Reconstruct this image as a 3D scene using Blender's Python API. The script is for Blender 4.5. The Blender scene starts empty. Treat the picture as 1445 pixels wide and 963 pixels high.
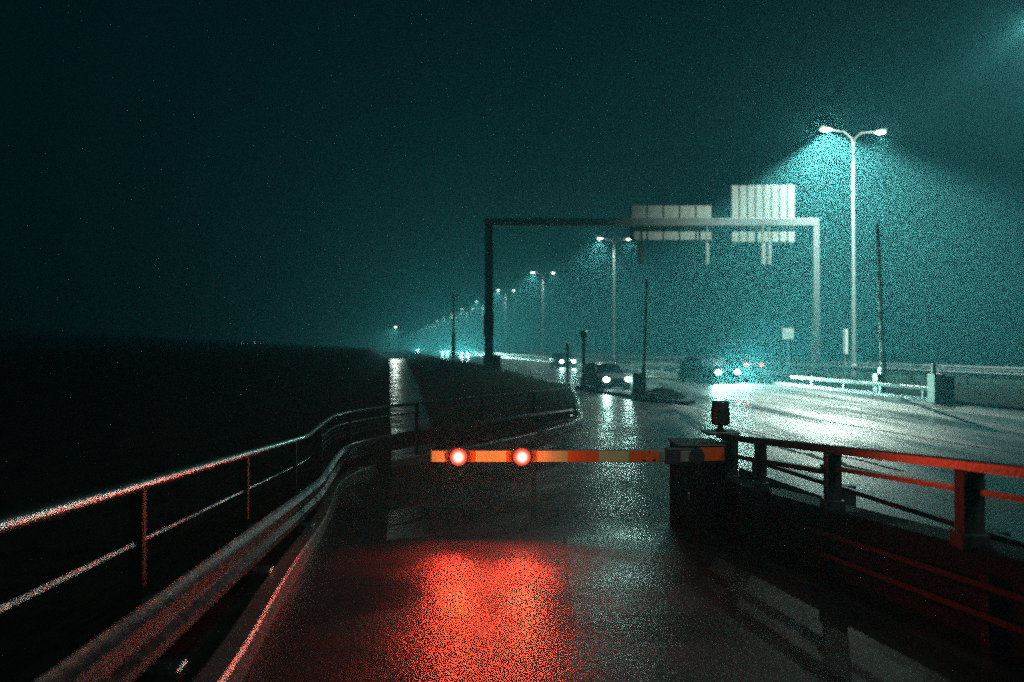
import bpy, bmesh, math, random
from mathutils import Vector, Matrix
random.seed(7)
R = math.radians
sc = bpy.context.scene
col = sc.collection
# ---------------------------------------------------------------- camera
cam = bpy.data.cameras.new('camera'); cam.lens = 24; cam.sensor_width = 36
cam.dof.use_dof = True; cam.dof.focus_distance = 7.4; cam.dof.aperture_fstop = .75
cam.clip_start = .05; cam.clip_end = 4000
co = bpy.data.objects.new('camera', cam); col.objects.link(co)
co.location = (0, 0, 2.0); co.rotation_euler = (R(90.5), 0, 0)
sc.camera = co
# ---------------------------------------------------------------- night sky
w = bpy.data.worlds.new('World'); sc.world = w; w.use_nodes = True
nt = w.node_tree; bg = nt.nodes['Background']
sky = nt.nodes.new('ShaderNodeTexSky'); sky.sky_type = 'NISHITA'; sky.sun_disc = False
sky.sun_elevation = R(2); sky.sun_rotation = R(150); sky.ozone_density = 6
mx = nt.nodes.new('ShaderNodeMix'); mx.data_type = 'RGBA'; mx.inputs[0].default_value = .97
nt.links.new(sky.outputs[0], mx.inputs[6]); mx.inputs[7].default_value = (0, .42, .54, 1)
nt.links.new(mx.outputs[2], bg.inputs[0]); bg.inputs[1].default_value = .012
# ---------------------------------------------------------------- exposure, sampling
sc.view_settings.view_transform = 'Standard'; sc.view_settings.look = 'None'
sc.view_settings.exposure = 0; sc.view_settings.gamma = 1
cy = sc.cycles
cy.use_light_tree = True; cy.volume_bounces = 0; cy.max_bounces = 5; cy.diffuse_bounces = 1
cy.glossy_bounces = 3; cy.transmission_bounces = 3; cy.transparent_max_bounces = 6
cy.sample_clamp_indirect = 2.0; cy.sample_clamp_direct = 45
cy.caustics_reflective = False; cy.caustics_refractive = False
cy.use_denoising = False
HAZE_DENSITY = .0035
LAMP_RGB = (.80, 1, .86)
LAMP_W = 9500
HEAD_RGB = (.5, 1, .88)
RED_RGB = (1, .06, .03)

# ================================================================ helpers
def link(o, parent=None):
    col.objects.link(o)
    if parent: o.parent = parent
    return o
def tag(o, label=None, cat=None, group=None, kind=None):
    if label: o['label'] = label
    if cat: o['category'] = cat
    if group: o['group'] = group
    if kind: o['kind'] = kind
    return o
def thing(name, label, cat, loc=(0, 0, 0), rz=0, group=None):
    o = bpy.data.objects.new(name, None); o.empty_display_size = .2
    o.location = loc; o.rotation_euler = (0, 0, rz)
    link(o); return tag(o, label, cat, group)
def obj(name, bm, m, parent=None, smooth=False, loc=None):
    bmesh.ops.recalc_face_normals(bm, faces=bm.faces)
    me = bpy.data.meshes.new(name); bm.to_mesh(me); bm.free()
    if m: me.materials.append(m)
    if smooth:
        for p in me.polygons: p.use_smooth = True
        try: me.set_sharp_from_angle(angle=R(40))
        except Exception: pass
    o = bpy.data.objects.new(name, me)
    if loc: o.location = loc
    return link(o, parent)
def struct(name, bm, m, smooth=False):
    return tag(obj(name, bm, m, None, smooth), kind='structure')
def copy_tree(o, parent=None):
    c = o.copy(); col.objects.link(c)
    if parent: c.parent = parent
    for ch in list(o.children): copy_tree(ch, c)
    return c
def bx(bm, x0, x1, y0, y1, z0, z1, bev=0, M=None):
    t = bmesh.new()
    bmesh.ops.create_cube(t, size=1)
    for v in t.verts:
        v.co = Vector(((x0+x1)/2+v.co.x*(x1-x0), (y0+y1)/2+v.co.y*(y1-y0), (z0+z1)/2+v.co.z*(z1-z0)))
    if bev: bmesh.ops.bevel(t, geom=t.edges[:], offset=bev, segments=2, affect='EDGES', profile=.5)
    if M: bmesh.ops.transform(t, matrix=M, verts=t.verts)
    join(bm, t)
def join(bm, t):
    me = bpy.data.meshes.new('tmp'); t.to_mesh(me); t.free()
    bm.from_mesh(me); bpy.data.meshes.remove(me)
def lathe(bm, prof, n=20, M=None):
    t = bmesh.new(); rings = []
    for r, z in prof:
        if r < 1e-5: rings.append([t.verts.new((0, 0, z))])
        else: rings.append([t.verts.new((r*math.cos(2*math.pi*i/n), r*math.sin(2*math.pi*i/n), z)) for i in range(n)])
    for a, b in zip(rings, rings[1:]):
        for i in range(n):
            j = (i+1) % n
            if len(a) == 1 and len(b) == 1: continue
            if len(a) == 1: t.faces.new((a[0], b[i], b[j]))
            elif len(b) == 1: t.faces.new((a[i], a[j], b[0]))
            else: t.faces.new((a[i], a[j], b[j], b[i]))
    for rg in (rings[0], rings[-1]):
        if len(rg) > 1: t.faces.new(rg)
    if M: bmesh.ops.transform(t, matrix=M, verts=t.verts)
    join(bm, t)
def sweep(bm, path, prof, closed=True, up=Vector((0, 0, 1)), caps=True):
    """prof: list of (side, up) offsets; side is to the right of travel"""
    path = [Vector(p) for p in path]; rings = []
    for i, p in enumerate(path):
        d = (path[min(i+1, len(path)-1)] - path[max(i-1, 0)]).normalized()
        s = d.cross(up)
        if s.length < 1e-4: s = Vector((1, 0, 0))
        s.normalize(); u = s.cross(d).normalized()
        rings.append([bm.verts.new(p + s*a + u*b) for a, b in prof])
    n = len(prof)
    for a, b in zip(rings, rings[1:]):
        for i in range(n if closed else n-1):
            j = (i+1) % n
            bm.faces.new((a[i], a[j], b[j], b[i]))
    if closed and caps:
        bm.faces.new(rings[0]); bm.faces.new(rings[-1][::-1])
def tube(bm, path, r, n=10, r1=None):
    path = [Vector(p) for p in path]
    if r1 is None or r1 == r:
        sweep(bm, path, [(r*math.cos(2*math.pi*i/n), r*math.sin(2*math.pi*i/n)) for i in range(n)])
    else:
        rings = []
        for k, p in enumerate(path):
            rr = r + (r1-r)*k/(len(path)-1)
            d = (path[min(k+1, len(path)-1)] - path[max(k-1, 0)]).normalized()
            s = d.cross(Vector((0, 0, 1)))
            if s.length < 1e-3: s = Vector((1, 0, 0))
            s.normalize(); u = s.cross(d)
            rings.append([bm.verts.new(p+s*rr*math.cos(2*math.pi*i/n)+u*rr*math.sin(2*math.pi*i/n)) for i in range(n)])
        for a, b in zip(rings, rings[1:]):
            for i in range(n):
                j = (i+1) % n; bm.faces.new((a[i], a[j], b[j], b[i]))
        bm.faces.new(rings[0]); bm.faces.new(rings[-1][::-1])
def spline(pts, step=.35):
    """Catmull-Rom through points, sampled about every step metres"""
    P = [Vector(p) for p in pts]; P = [2*P[0]-P[1]] + P + [2*P[-1]-P[-2]]
    out = []
    for i in range(1, len(P)-2):
        a, b, c, d = P[i-1:i+3]; n = max(1, int((c-b).length/step))
        for k in range(n):
            t = k/n
            out.append(.5*((2*b)+(c-a)*t+(2*a-5*b+4*c-d)*t*t+(3*b-a-3*c+d)*t**3))
    out.append(P[-2]); return out
def offset(path, d):
    out = []
    for i, p in enumerate(path):
        t = (path[min(i+1, len(path)-1)]-path[max(i-1, 0)]); t.z = 0; t.normalize()
        out.append(p + Vector((t.y, -t.x, 0))*d)
    return out
def along(path, s0, step):
    out = []; acc = 0; nxt = s0
    for a, b in zip(path, path[1:]):
        L = (b-a).length
        while nxt <= acc+L and L > 0:
            out.append((a.lerp(b, (nxt-acc)/L), (b-a).normalized())); nxt += step
        acc += L
    return out

# ================================================================ materials
def mat(name, c, rough=.6, metal=0, spec=.5, noise=0, nscale=8, bump=0, bscale=30, rvar=0, coat=0, emit=None, es=0):
    m = bpy.data.materials.new(name); m.use_nodes = True
    t = m.node_tree; b = t.nodes['Principled BSDF']
    b.inputs['Base Color'].default_value = (*c, 1); b.inputs['Roughness'].default_value = rough
    b.inputs['Metallic'].default_value = metal; b.inputs['Specular IOR Level'].default_value = spec
    b.inputs['Coat Weight'].default_value = coat; b.inputs['Coat Roughness'].default_value = .05
    if emit:
        b.inputs['Emission Color'].default_value = (*emit, 1); b.inputs['Emission Strength'].default_value = es
        m.cycles.emission_sampling = 'NONE'
    if noise or rvar or bump:
        tc = t.nodes.new('ShaderNodeTexCoord')
        n1 = t.nodes.new('ShaderNodeTexNoise'); n1.inputs['Scale'].default_value = nscale; n1.inputs['Detail'].default_value = 6
        t.links.new(tc.outputs['Object'], n1.inputs['Vector'])
        if noise:
            r = t.nodes.new('ShaderNodeMapRange'); r.inputs[1].default_value = .3; r.inputs[2].default_value = .7
            r.inputs[3].default_value = 1-noise; r.inputs[4].default_value = 1+noise
            t.links.new(n1.outputs[0], r.inputs[0])
            v = t.nodes.new('ShaderNodeVectorMath'); v.operation = 'SCALE'; v.inputs[0].default_value = c
            t.links.new(r.outputs[0], v.inputs['Scale']); t.links.new(v.outputs[0], b.inputs['Base Color'])
        if rvar:
            r = t.nodes.new('ShaderNodeMapRange'); r.inputs[1].default_value = .35; r.inputs[2].default_value = .65
            r.inputs[3].default_value = max(.03, rough-rvar); r.inputs[4].default_value = rough+rvar
            t.links.new(n1.outputs[0], r.inputs[0]); t.links.new(r.outputs[0], b.inputs['Roughness'])
        if bump:
            n2 = t.nodes.new('ShaderNodeTexNoise'); n2.inputs['Scale'].default_value = bscale; n2.inputs['Detail'].default_value = 4
            t.links.new(tc.outputs['Object'], n2.inputs['Vector'])
            bp = t.nodes.new('ShaderNodeBump'); bp.inputs['Strength'].default_value = bump; bp.inputs['Distance'].default_value = .02
            t.links.new(n2.outputs[0], bp.inputs['Height']); t.links.new(bp.outputs[0], b.inputs['Normal'])
    return m
def wet_asphalt(name, c, r0, r1, grain=.35, gscale=75, wave=.15, wscale=2.2, stretch=(1, 1, 1), rot=0, ior=1.33):
    """wet road: stone grain, shallow puddled patches, long wheel-worn bands"""
    m = bpy.data.materials.new(name); m.use_nodes = True; t = m.node_tree; b = t.nodes['Principled BSDF']
    tc = t.nodes.new('ShaderNodeTexCoord')
    mp = t.nodes.new('ShaderNodeMapping'); mp.inputs['Scale'].default_value = stretch; mp.inputs['Rotation'].default_value = (0, 0, rot)
    t.links.new(tc.outputs['Object'], mp.inputs[0])
    def N(scale, det, src):
        n = t.nodes.new('ShaderNodeTexNoise'); n.inputs['Scale'].default_value = scale; n.inputs['Detail'].default_value = det
        t.links.new(src, n.inputs['Vector']); return n.outputs[0]
    patch = N(.9, 5, mp.outputs[0]); fine = N(gscale, 3, tc.outputs['Object']); mid = N(wscale, 4, mp.outputs[0])
    vor = t.nodes.new('ShaderNodeTexVoronoi'); vor.inputs['Scale'].default_value = gscale*.8
    t.links.new(tc.outputs['Object'], vor.inputs['Vector'])
    rr = t.nodes.new('ShaderNodeMapRange'); rr.inputs[1].default_value = .38; rr.inputs[2].default_value = .62
    rr.inputs[3].default_value = r0; rr.inputs[4].default_value = r1
    t.links.new(patch, rr.inputs[0]); t.links.new(rr.outputs[0], b.inputs['Roughness'])
    cr = t.nodes.new('ShaderNodeMapRange'); cr.inputs[3].default_value = .5; cr.inputs[4].default_value = 1.5
    pc = t.nodes.new('ShaderNodeMapRange'); pc.inputs[1].default_value = .35; pc.inputs[2].default_value = .65; pc.inputs[3].default_value = .55; pc.inputs[4].default_value = 1.35
    t.links.new(mid, pc.inputs[0])
    t.links.new(fine, cr.inputs[0])
    v = t.nodes.new('ShaderNodeVectorMath'); v.operation = 'SCALE'; v.inputs[0].default_value = c
    pm = t.nodes.new('ShaderNodeMath'); pm.operation = 'MULTIPLY'; t.links.new(cr.outputs[0], pm.inputs[0]); t.links.new(pc.outputs[0], pm.inputs[1])
    t.links.new(pm.outputs[0], v.inputs['Scale']); t.links.new(v.outputs[0], b.inputs['Base Color'])
    ad = t.nodes.new('ShaderNodeMath'); ad.operation = 'ADD'
    t.links.new(vor.outputs['Distance'], ad.inputs[0]); t.links.new(fine, ad.inputs[1])
    b1 = t.nodes.new('ShaderNodeBump'); b1.inputs['Strength'].default_value = grain; b1.inputs['Distance'].default_value = .006
    t.links.new(ad.outputs[0], b1.inputs['Height'])
    b2 = t.nodes.new('ShaderNodeBump'); b2.inputs['Strength'].default_value = wave; b2.inputs['Distance'].default_value = .05
    t.links.new(mid, b2.inputs['Height']); t.links.new(b1.outputs[0], b2.inputs['Normal'])
    t.links.new(b2.outputs[0], b.inputs['Normal'])
    b.inputs['IOR'].default_value = ior
    return m
M = {}
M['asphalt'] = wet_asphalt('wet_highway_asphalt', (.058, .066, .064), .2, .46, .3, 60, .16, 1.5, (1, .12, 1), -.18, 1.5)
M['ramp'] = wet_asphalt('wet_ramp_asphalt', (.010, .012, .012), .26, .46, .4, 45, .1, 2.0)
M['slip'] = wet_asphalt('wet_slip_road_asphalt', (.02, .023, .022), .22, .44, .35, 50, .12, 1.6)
M['path'] = wet_asphalt('wet_path', (.04, .045, .045), .22, .42, .15, 40, .1, 1)
M['earth'] = mat('dark_grass_earth', (.009, .013, .010), .95, noise=.5, nscale=3, bump=.6, bscale=25, spec=.02)
M['grass'] = mat('dark_wet_grass', (.02, .03, .015), .7, spec=.2)
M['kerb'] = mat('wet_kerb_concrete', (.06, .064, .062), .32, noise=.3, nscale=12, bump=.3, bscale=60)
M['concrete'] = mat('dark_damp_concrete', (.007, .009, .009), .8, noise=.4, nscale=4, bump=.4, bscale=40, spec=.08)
M['galv'] = mat('wet_galvanised_steel', (.17, .18, .18), .27, .95, noise=.2, nscale=20, rvar=.08, bump=.05, bscale=80)
M['beam'] = mat('wet_dark_steel', (.009, .01, .01), .22, .0, noise=.2, nscale=20, rvar=.06, bump=.05, bscale=60, spec=.4)  # left guardrail beam, much darker than its handrail
M['galvfar'] = mat('galvanised_steel', (.22, .23, .23), .5, .2, noise=.15, nscale=9)
M['darksteel'] = mat('dark_painted_steel', (.03, .032, .032), .45, .2, noise=.3, nscale=14, bump=.1)
M['rub'] = mat('dull_black_steel', (.006, .007, .007), .55, spec=.06)
M['railblack'] = mat('wet_dark_rail_paint', (.03, .03, .03), .3, .0, noise=.3, nscale=18, bump=.08, bscale=50)
M['beamfar'] = mat('dark_guardrail_steel', (.045, .05, .05), .7)  # darker guardrail steel for the two faint rails
M['panel'] = mat('bare_aluminium_panel', (.48, .50, .46), .6, .25, noise=.12, nscale=3)
M['signface'] = mat('sign_face_blue', (.02, .06, .3), .4)
M['orange'] = mat('orange_reflective_film', (.92, .12, .004), .8, spec=.1, noise=.12, nscale=40)
M['amber'] = mat('cream_reflective_film', (.62, .56, .28), .8, spec=.1, noise=.12, nscale=40)
M['wear'] = mat('scuffed_film_patch', (.06, .05, .04), .8)
M['paint'] = mat('road_paint', (.6, .6, .57), .4, noise=.3, nscale=6, bump=.2)
M['joint'] = mat('bitumen_joint', (.006, .007, .007), .75, spec=.15)
M['tyre'] = mat('tyre_rubber', (.02, .02, .02), .8)
M['glass'] = mat('car_glass', (.01, .012, .014), .06, spec=.8)
M['chrome'] = mat('alloy', (.6, .6, .6), .25, 1)
M['lampglass'] = mat('smoked_beacon_glass', (.05, .06, .06), .15, spec=.7, coat=.5)
M['lens'] = mat('lit_lamp_lens', (1, 1, 1), emit=(.95, 1, .85), es=7)
M['lensfar'] = mat('lit_far_lamp_lens', (1, 1, 1), emit=(.7, 1, .85), es=8)
M['headlens'] = mat('lit_headlight_lens', (1, 1, 1), emit=(1, 1, .9), es=14)
M['tail'] = mat('lit_tail_light', (.5, .02, .02), emit=(1, .06, .03), es=9)
M['redlens'] = mat('lit_red_lens', (.5, .02, .015), emit=(1, .10, .075), es=1.6)
_t = M['redlens'].node_tree; _b = _t.nodes['Principled BSDF']          # frosted lens: hot in front of the bulb, deep red at the rim
_c = _t.nodes.new('ShaderNodeTexCoord'); _l = _t.nodes.new('ShaderNodeVectorMath'); _l.operation = 'LENGTH'
_m = _t.nodes.new('ShaderNodeMapRange'); _m.interpolation_type = 'SMOOTHSTEP'; _m.inputs[1].default_value = .10; _m.inputs[2].default_value = .02
_m.inputs[3].default_value = 0; _m.inputs[4].default_value = 1
_p = _t.nodes.new('ShaderNodeMath'); _p.operation = 'POWER'; _p.inputs[1].default_value = 2.2
_q = _t.nodes.new('ShaderNodeMapRange'); _q.inputs[3].default_value = .35; _q.inputs[4].default_value = 14
_f = _t.nodes.new('ShaderNodeVectorMath'); _f.operation = 'MULTIPLY'; _f.inputs[1].default_value = (1, 0, 1)
_t.links.new(_c.outputs['Object'], _f.inputs[0]); _t.links.new(_f.outputs[0], _l.inputs[0]); _t.links.new(_l.outputs['Value'], _m.inputs[0]); _t.links.new(_m.outputs[0], _p.inputs[0])
_t.links.new(_p.outputs[0], _q.inputs[0]); _t.links.new(_q.outputs[0], _b.inputs['Emission Strength'])
M['redcore'] = mat('lit_red_bulb', (1, .1, .05), emit=(1, .35, .2), es=14)
M['stripe_red'] = mat('worn_red_stripe', (.16, .03, .02), .6)
M['reflector'] = mat('red_reflector', (.7, .03, .01), .2)
for k, c in dict(white=(.5, .5, .48), dark=(.03, .035, .04), grey=(.18, .2, .21), red=(.3, .02, .02)).items():
    M['car_'+k] = mat('car_paint_'+k, c, .25, .2, coat=1, noise=.05)

# ================================================================ ground and roads
def zr(y):                       # ramp surface: falls 8 % to the level of the highway
    s = .55 - .0745*y
    k = .12
    return .006 + .075*(k*math.log(1+math.exp(min(60, (7.55-y)/k/1.0)))) * 1.08 if y > 4 else .006+.081*(7.55-y)
def sheet(poly, z, bm=None, thick=0):
    bm = bm or bmesh.new(); vs = [bm.verts.new((x, y, z)) for x, y in poly]
    f = bm.faces.new(vs)
    if thick:
        r = bmesh.ops.extrude_face_region(bm, geom=[f])
        for v in [g for g in r['geom'] if isinstance(g, bmesh.types.BMVert)]: v.co.z -= thick
    return bm
bm = bmesh.new(); bmesh.ops.create_grid(bm, x_segments=60, y_segments=60, size=1500)
for v in bm.verts: v.co.z = -.45
struct('ground', bm, M['earth'])
# highway carriageways, slip road and junction: one wet asphalt sheet
poly = [(0.4, 7.9), (-2.22, 7.9), (-2.45, 9.4), (-2.5, 10.6), (-4, 12.5), (-160, 900), (60, 900), (95, -20), (3.4, -20), (3.4, 5.0), (2.6, 7.9)]
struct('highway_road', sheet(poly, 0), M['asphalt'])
# ramp surface
KERB = spline([(-.55, -6, 0), (-.98, 0, 0), (-1.22, 2, 0), (-1.43, 3.47, 0), (-1.62, 4.5, 0), (-1.79, 5.5, 0), (-1.99, 6.8, 0), (-2.24, 8.3, 0),
               (-2.43, 9.6, 0), (-2.2, 10.9, 0), (-1.45, 12.05, 0), (-.32, 13.56, 0), (.94, 15.8, 0), (1.62, 17.4, 0), (1.9, 19.0, 0), (2.1, 22, 0), (2.5, 27, 0), (2.7, 33.0, 0), (2.2, 36.5, 0)], .3)
bm = bmesh.new(); rows = []
ys = [-8+.25*i for i in range(70)]
for y in ys:
    xl = -.55-.075*(y+6) if y < 0 else None
    best = min(KERB, key=lambda p: abs(p.y-y)) if y < 9.6 else None
    xl = best.x+.02 if best and y > -6 else -.4
    xr = 3.3-.124*y
    rows.append([bm.verts.new((xl+(xr-xl)*k/12, y, zr(y))) for k in range(13)])
for a, b in zip(rows, rows[1:]):
    for k in range(12): bm.faces.new((a[k], a[k+1], b[k+1], b[k]))
bm.faces.ensure_lookup_table()
bmesh.ops.delete(bm, geom=[v for v in bm.verts if v.co.y > 8.6], context='VERTS')
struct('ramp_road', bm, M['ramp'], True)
# earth shoulder left of ramp and beyond, sloping away from the kerb
bm = bmesh.new(); rows = []
kp = [p for p in KERB if p.y < 10.6]
for p in kp:
    z = zr(p.y)
    rows.append([bm.verts.new(c) for c in ((p.x-.02, p.y, z+.09), (p.x-.9, p.y-.05, z+.05), (p.x-2.2, p.y, z-.55), (p.x-7, p.y, -.7), (p.x-14, p.y, -.8))])
for a, b in zip(rows, rows[1:]):
    for k in range(4): bm.faces.new((a[k], a[k+1], b[k+1], b[k]))
struct('embankment_hill', bm, M['earth'], True)
# verge between the path and the highway
PX = lambda y: .48-.174*y        # path centre line
ke = [(p.x-.03, p.y) for p in KERB if p.y >= 11.4]
poly = ke + [(1.0, 42), (-.95, 52), (-.95-.18*60, 112), (-.95-.176*700, 752)] + [(PX(752)+2.0, 752), (PX(112)+1.3, 112), (PX(40)+.95, 40), (PX(27)+.7, 27), (PX(16)+.5, 16), (PX(12.3)+.35, 12.2)]
bm = sheet(poly, .11, None, .2)
bmesh.ops.triangulate(bm, faces=bm.faces)
struct('verge_hill', bm, M['earth'])
# low grassy rise on that verge
bm = bmesh.new(); rows = []
for i in range(90):
    y = 19+i*1.6 if i < 40 else 83+(i-40)*10
    a = PX(y)+.9+.006*y; b = 2.0 if y < 33 else max(a+.8, -.95-.177*(y-52)-.7) if y > 52 else 2.2-(y-33)*.17-.3
    h = min(1, (y-18)/14)*.55
    rows.append([bm.verts.new((a+(b-a)*k/8, y, .1+h*math.sin(math.pi*k/8)**.7*(1+.18*math.sin(y*1.3+k)))) for k in range(9)])
for a, b in zip(rows, rows[1:]):
    for k in range(8): bm.faces.new((a[k], a[k+1], b[k+1], b[k]))
struct('grass_bank_hill', bm, M['earth'], True)
# path left of the verge
L = [PX(y)-(.35+.008*y if y < 40 else .67) for y in (11, 16, 27, 40, 112, 752)]
poly = [(PX(y)-.42-.006*min(y, 100), y) for y in (11.6, 16, 27, 40, 112, 752)] + [(PX(y)+.42+.006*min(y, 100), y) for y in (752, 112, 40, 27, 16, 12.4)]
struct('path', sheet(poly, .014), M['path'])
# dark bank left of the path
bm = bmesh.new(); rows = []
for y in (-40, -5, 3, 8):
    rows.append([bm.verts.new(c) for c in ((-5, y, -.9), (-5.3, y, -.8), (-7, y, -.3), (-12, y, .2), (-50, y, .6))])
for y in [11, 13, 16, 20, 27, 40, 60, 90, 140, 220, 400, 760]:
    a = PX(y)-.44-.006*min(y, 100)
    hh = .25+min(1.62, .03*y)
    rows.append([bm.verts.new(c) for c in ((a, y, .0), (a-.03, y, .3), (a-.8-.02*y, y, min(hh, 1.75)), (a-6-.1*y, y, min(hh, 1.8)), (a-40-y, y, .6))])
for a, b in zip(rows, rows[1:]):
    for k in range(4): bm.faces.new((a[k], a[k+1], b[k+1], b[k]))
struct('left_bank_hill', bm, M['earth'], True)
# kerb along the ramp and the curve
kz = [Vector((p.x, p.y, zr(p.y) if p.y < 9.5 else .004)) for p in KERB]
bm = bmesh.new(); sweep(bm, kz, [(-.07, -.1), (-.07, .125), (-.055, .14), (.06, .14), (.075, .12), (.08, -.1)])
kerb = struct('kerb', bm, M['kerb'])
# road joints and paint
def strip(pts, wdt, z):
    bm = bmesh.new(); P = [Vector((x, y, z)) for x, y in pts]
    l = offset(P, -wdt/2); r = offset(P, wdt/2)
    a = [bm.verts.new(v) for v in l]; b = [bm.verts.new(v) for v in r]
    for i in range(len(P)-1): bm.faces.new((a[i], b[i], b[i+1], a[i+1]))
    return bm
def along_hw(x0, y0, y1, amp=.03, n=24):
    return [(x0-.178*(y0+(y1-y0)*i/n)+random.uniform(-amp, amp), y0+(y1-y0)*i/n) for i in range(n+1)]
for k, (x0, y0, y1, wd) in enumerate([(11.75, 8, 36, .09), (15.4, 9, 60, .06), (8.6, 12, 19, .07), (7.75, 10, 15.5, .16), (8.3, 11, 17.5, .10)]):
    struct('road_joint', strip(along_hw(x0, y0, y1, .035 if wd < .1 else .08), wd, .004), M['joint'])
apr = [(0.4, 7.9), (-2.22, 7.9), (-2.45, 9.4), (-2.4, 10.6), (-1.6, 11.9), (-.5, 13.4), (.8, 15.7), (1.5, 17.4), (1.8, 19.0), (2.0, 22), (2.4, 27), (2.6, 32.6), (3.0, 32.4), (3.9, 29.4), (4.9, 25.9), (5.5, 24.1)]
for k in range(14):
    y = 23.2-k*1.05; apr.append((5.55-.17*(23.2-y)-.004*(23.2-y)**2+random.uniform(-.10, .10), y))
apr += [(2.45, 8.6), (2.3, 7.9)]
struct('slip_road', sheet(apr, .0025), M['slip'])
struct('road_marking', strip([(2.2, 18.9), (2.6, 18.1), (3.1, 17.1)], .22, .005), M['paint'])
for k in range(10):
    y = 22+k*12
    struct('road_marking', strip(along_hw(9.9, y, y+4, 0, 2), .13, .005), M['paint'])
struct('road_marking', strip(along_hw(17.6, 6, 160, 0, 20), .14, .005), M['paint'])
# concrete apron kerb on the right of the highway
KR = [Vector((x, y, 0)) for x, y in ((15.35, 24.6), (15.05, 29), (14.4, 35), (12.0, 50), (5.4, 90), (-13, 196), (-84, 600))]
bm = bmesh.new(); sweep(bm, KR, [(-.09, -.05), (-.09, .13), (.09, .13), (.09, -.05)]); struct('highway_kerb', bm, M['kerb'])
med = [(15.45, 24.6), (15.15, 29), (14.5, 35), (13.4, 42.5), (15.5, 45.5), (30, 60), (60, 140), (140, 140), (140, -40), (24, -25), (19.6, 0), (16.9, 16)]
bm = sheet(med, .10, None, .2); bmesh.ops.triangulate(bm, faces=bm.faces); struct('median_verge_hill', bm, M['earth'])
# traffic island with a low dark hump of earth
isl = spline([(3.0, 32.6, 0), (3.9, 29.5, 0), (4.9, 26.0, 0), (5.55, 24.2, 0), (6.1, 23.6, 0), (6.5, 24.2, 0), (6.3, 26.0, 0), (5.0, 29.5, 0), (3.4, 32.9, 0), (3.0, 32.6, 0)], .4)
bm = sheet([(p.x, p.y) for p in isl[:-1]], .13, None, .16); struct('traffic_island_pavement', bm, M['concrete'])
bm = bmesh.new(); lathe(bm, [(0, .40), (.35, .38), (.6, .29), (.85, .17), (1.0, .1)], 24)
for v in bm.verts:
    v.co.x *= .95; v.co.y *= 1.3; v.co.z *= 1+.2*math.sin(5*v.co.x+3*v.co.y)
for v in bm.verts: v.co += Vector((5.6, 25.6, 0))
tag(obj('earth_mound', bm, M['earth'], None, True), 'low dark mound of earth at the foot of the raised barrier on the island', 'mound')

# ================================================================ left guardrail along the ramp
RP0 = [(-.75, -5, 0), (-1.33, 0, 0), (-1.59, 2.12, 0), (-1.89, 4.5, 0), (-2.10, 6.2, 0), (-2.30, 7.75, 0), (-2.52, 9.3, 0), (-2.56, 10.2, 0), (-2.22, 11.2, 0), (-1.72, 12.1, 0), (-.72, 13.5, 0), (.3, 14.9, 0), (1.33, 16.35, 0)]
RP = spline(RP0, .25)
def lift(path, h): return [Vector((p.x, p.y, zr(p.y)*(1 if p.y < 8.4 else 0)+h)) for p in path]
g = thing('guardrail', 'long wet steel guardrail with round handrail curving along the left kerb of the ramp', 'guardrail', (RP[0].x, RP[0].y, zr(RP[0].y)))
org = Vector(g.location)
def rel(path): return [p-org for p in path]
bm = bmesh.new(); tube(bm, rel(lift(RP, 1.0)), .03, 14); tr = obj('handrail', bm, M['galv'], g, True)
bm = bmesh.new()
lo = [p for p in RP if p.y < 7.9]; tube(bm, rel(lift(lo, .74)), .011, 8); obj('lower_rail', bm, M['galv'], g, True)
bm = bmesh.new(); hi = [p for p in RP if p.y > 8.6]; tube(bm, rel(lift(hi, .84)), .018, 8); obj('lower_rail', bm, M['galv'], g, True)
def blend(p):
    t = max(0, min(1, (p.y-6)/5)); return .13+.03*(1-t)
BP = []
for i, p in enumerate(RP):
    t = (RP[min(i+1, len(RP)-1)]-RP[max(i-1, 0)]); t.normalize(); BP.append(p+Vector((t.y, -t.x, 0))*blend(p))
WB = [(0, .0), (.012, .02), (.045, .05), (.045, .09), (.005, .125), (.005, .155), (.045, .19), (.045, .23), (.012, .26), (0, .28),
      (-.008, .28), (.003, .262), (.035, .232), (.035, .188), (-.005, .158), (-.005, .122), (.035, .092), (.035, .048), (.003, .018), (-.008, 0)]
bm = bmesh.new(); sweep(bm, rel(lift(BP, .27)), WB)
obj('steel_beam', bm, M['beam'], g, True)
for q, d in along(RP, .8, 1.85):
    z = zr(q.y) if q.y < 8.4 else 0
    a = math.atan2(d.y, d.x); T = Matrix.Translation(Vector((q.x, q.y, 0))-Vector((org.x, org.y, org.z))) @ Matrix.Rotation(a, 4, 'Z')
    bm = bmesh.new(); bx(bm, -.02, .02, -.03, .03, z-.1, z+.985, .004, T); p = obj('post', bm, M['rub'], g)
    bm = bmesh.new(); bx(bm, -.05, .05, -.125, -.032, z+.33, z+.49, .004, T); obj('spacer', bm, M['darksteel'], p)
    bm = bmesh.new(); bx(bm, -.07, .07, -.20, -.033, z+.10, z+.17, .01, T); obj('foot_bracket', bm, M['galv'], p)
# thin horizontal wires filling the curved part
bm = bmesh.new()
for h in (.66, .72, .78): tube(bm, rel(lift(hi, h)), .004, 5)
for h in (.14, .2): tube(bm, rel(lift(hi, h)), .004, 5)
obj('wire_infill', bm, M['darksteel'], g)

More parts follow.
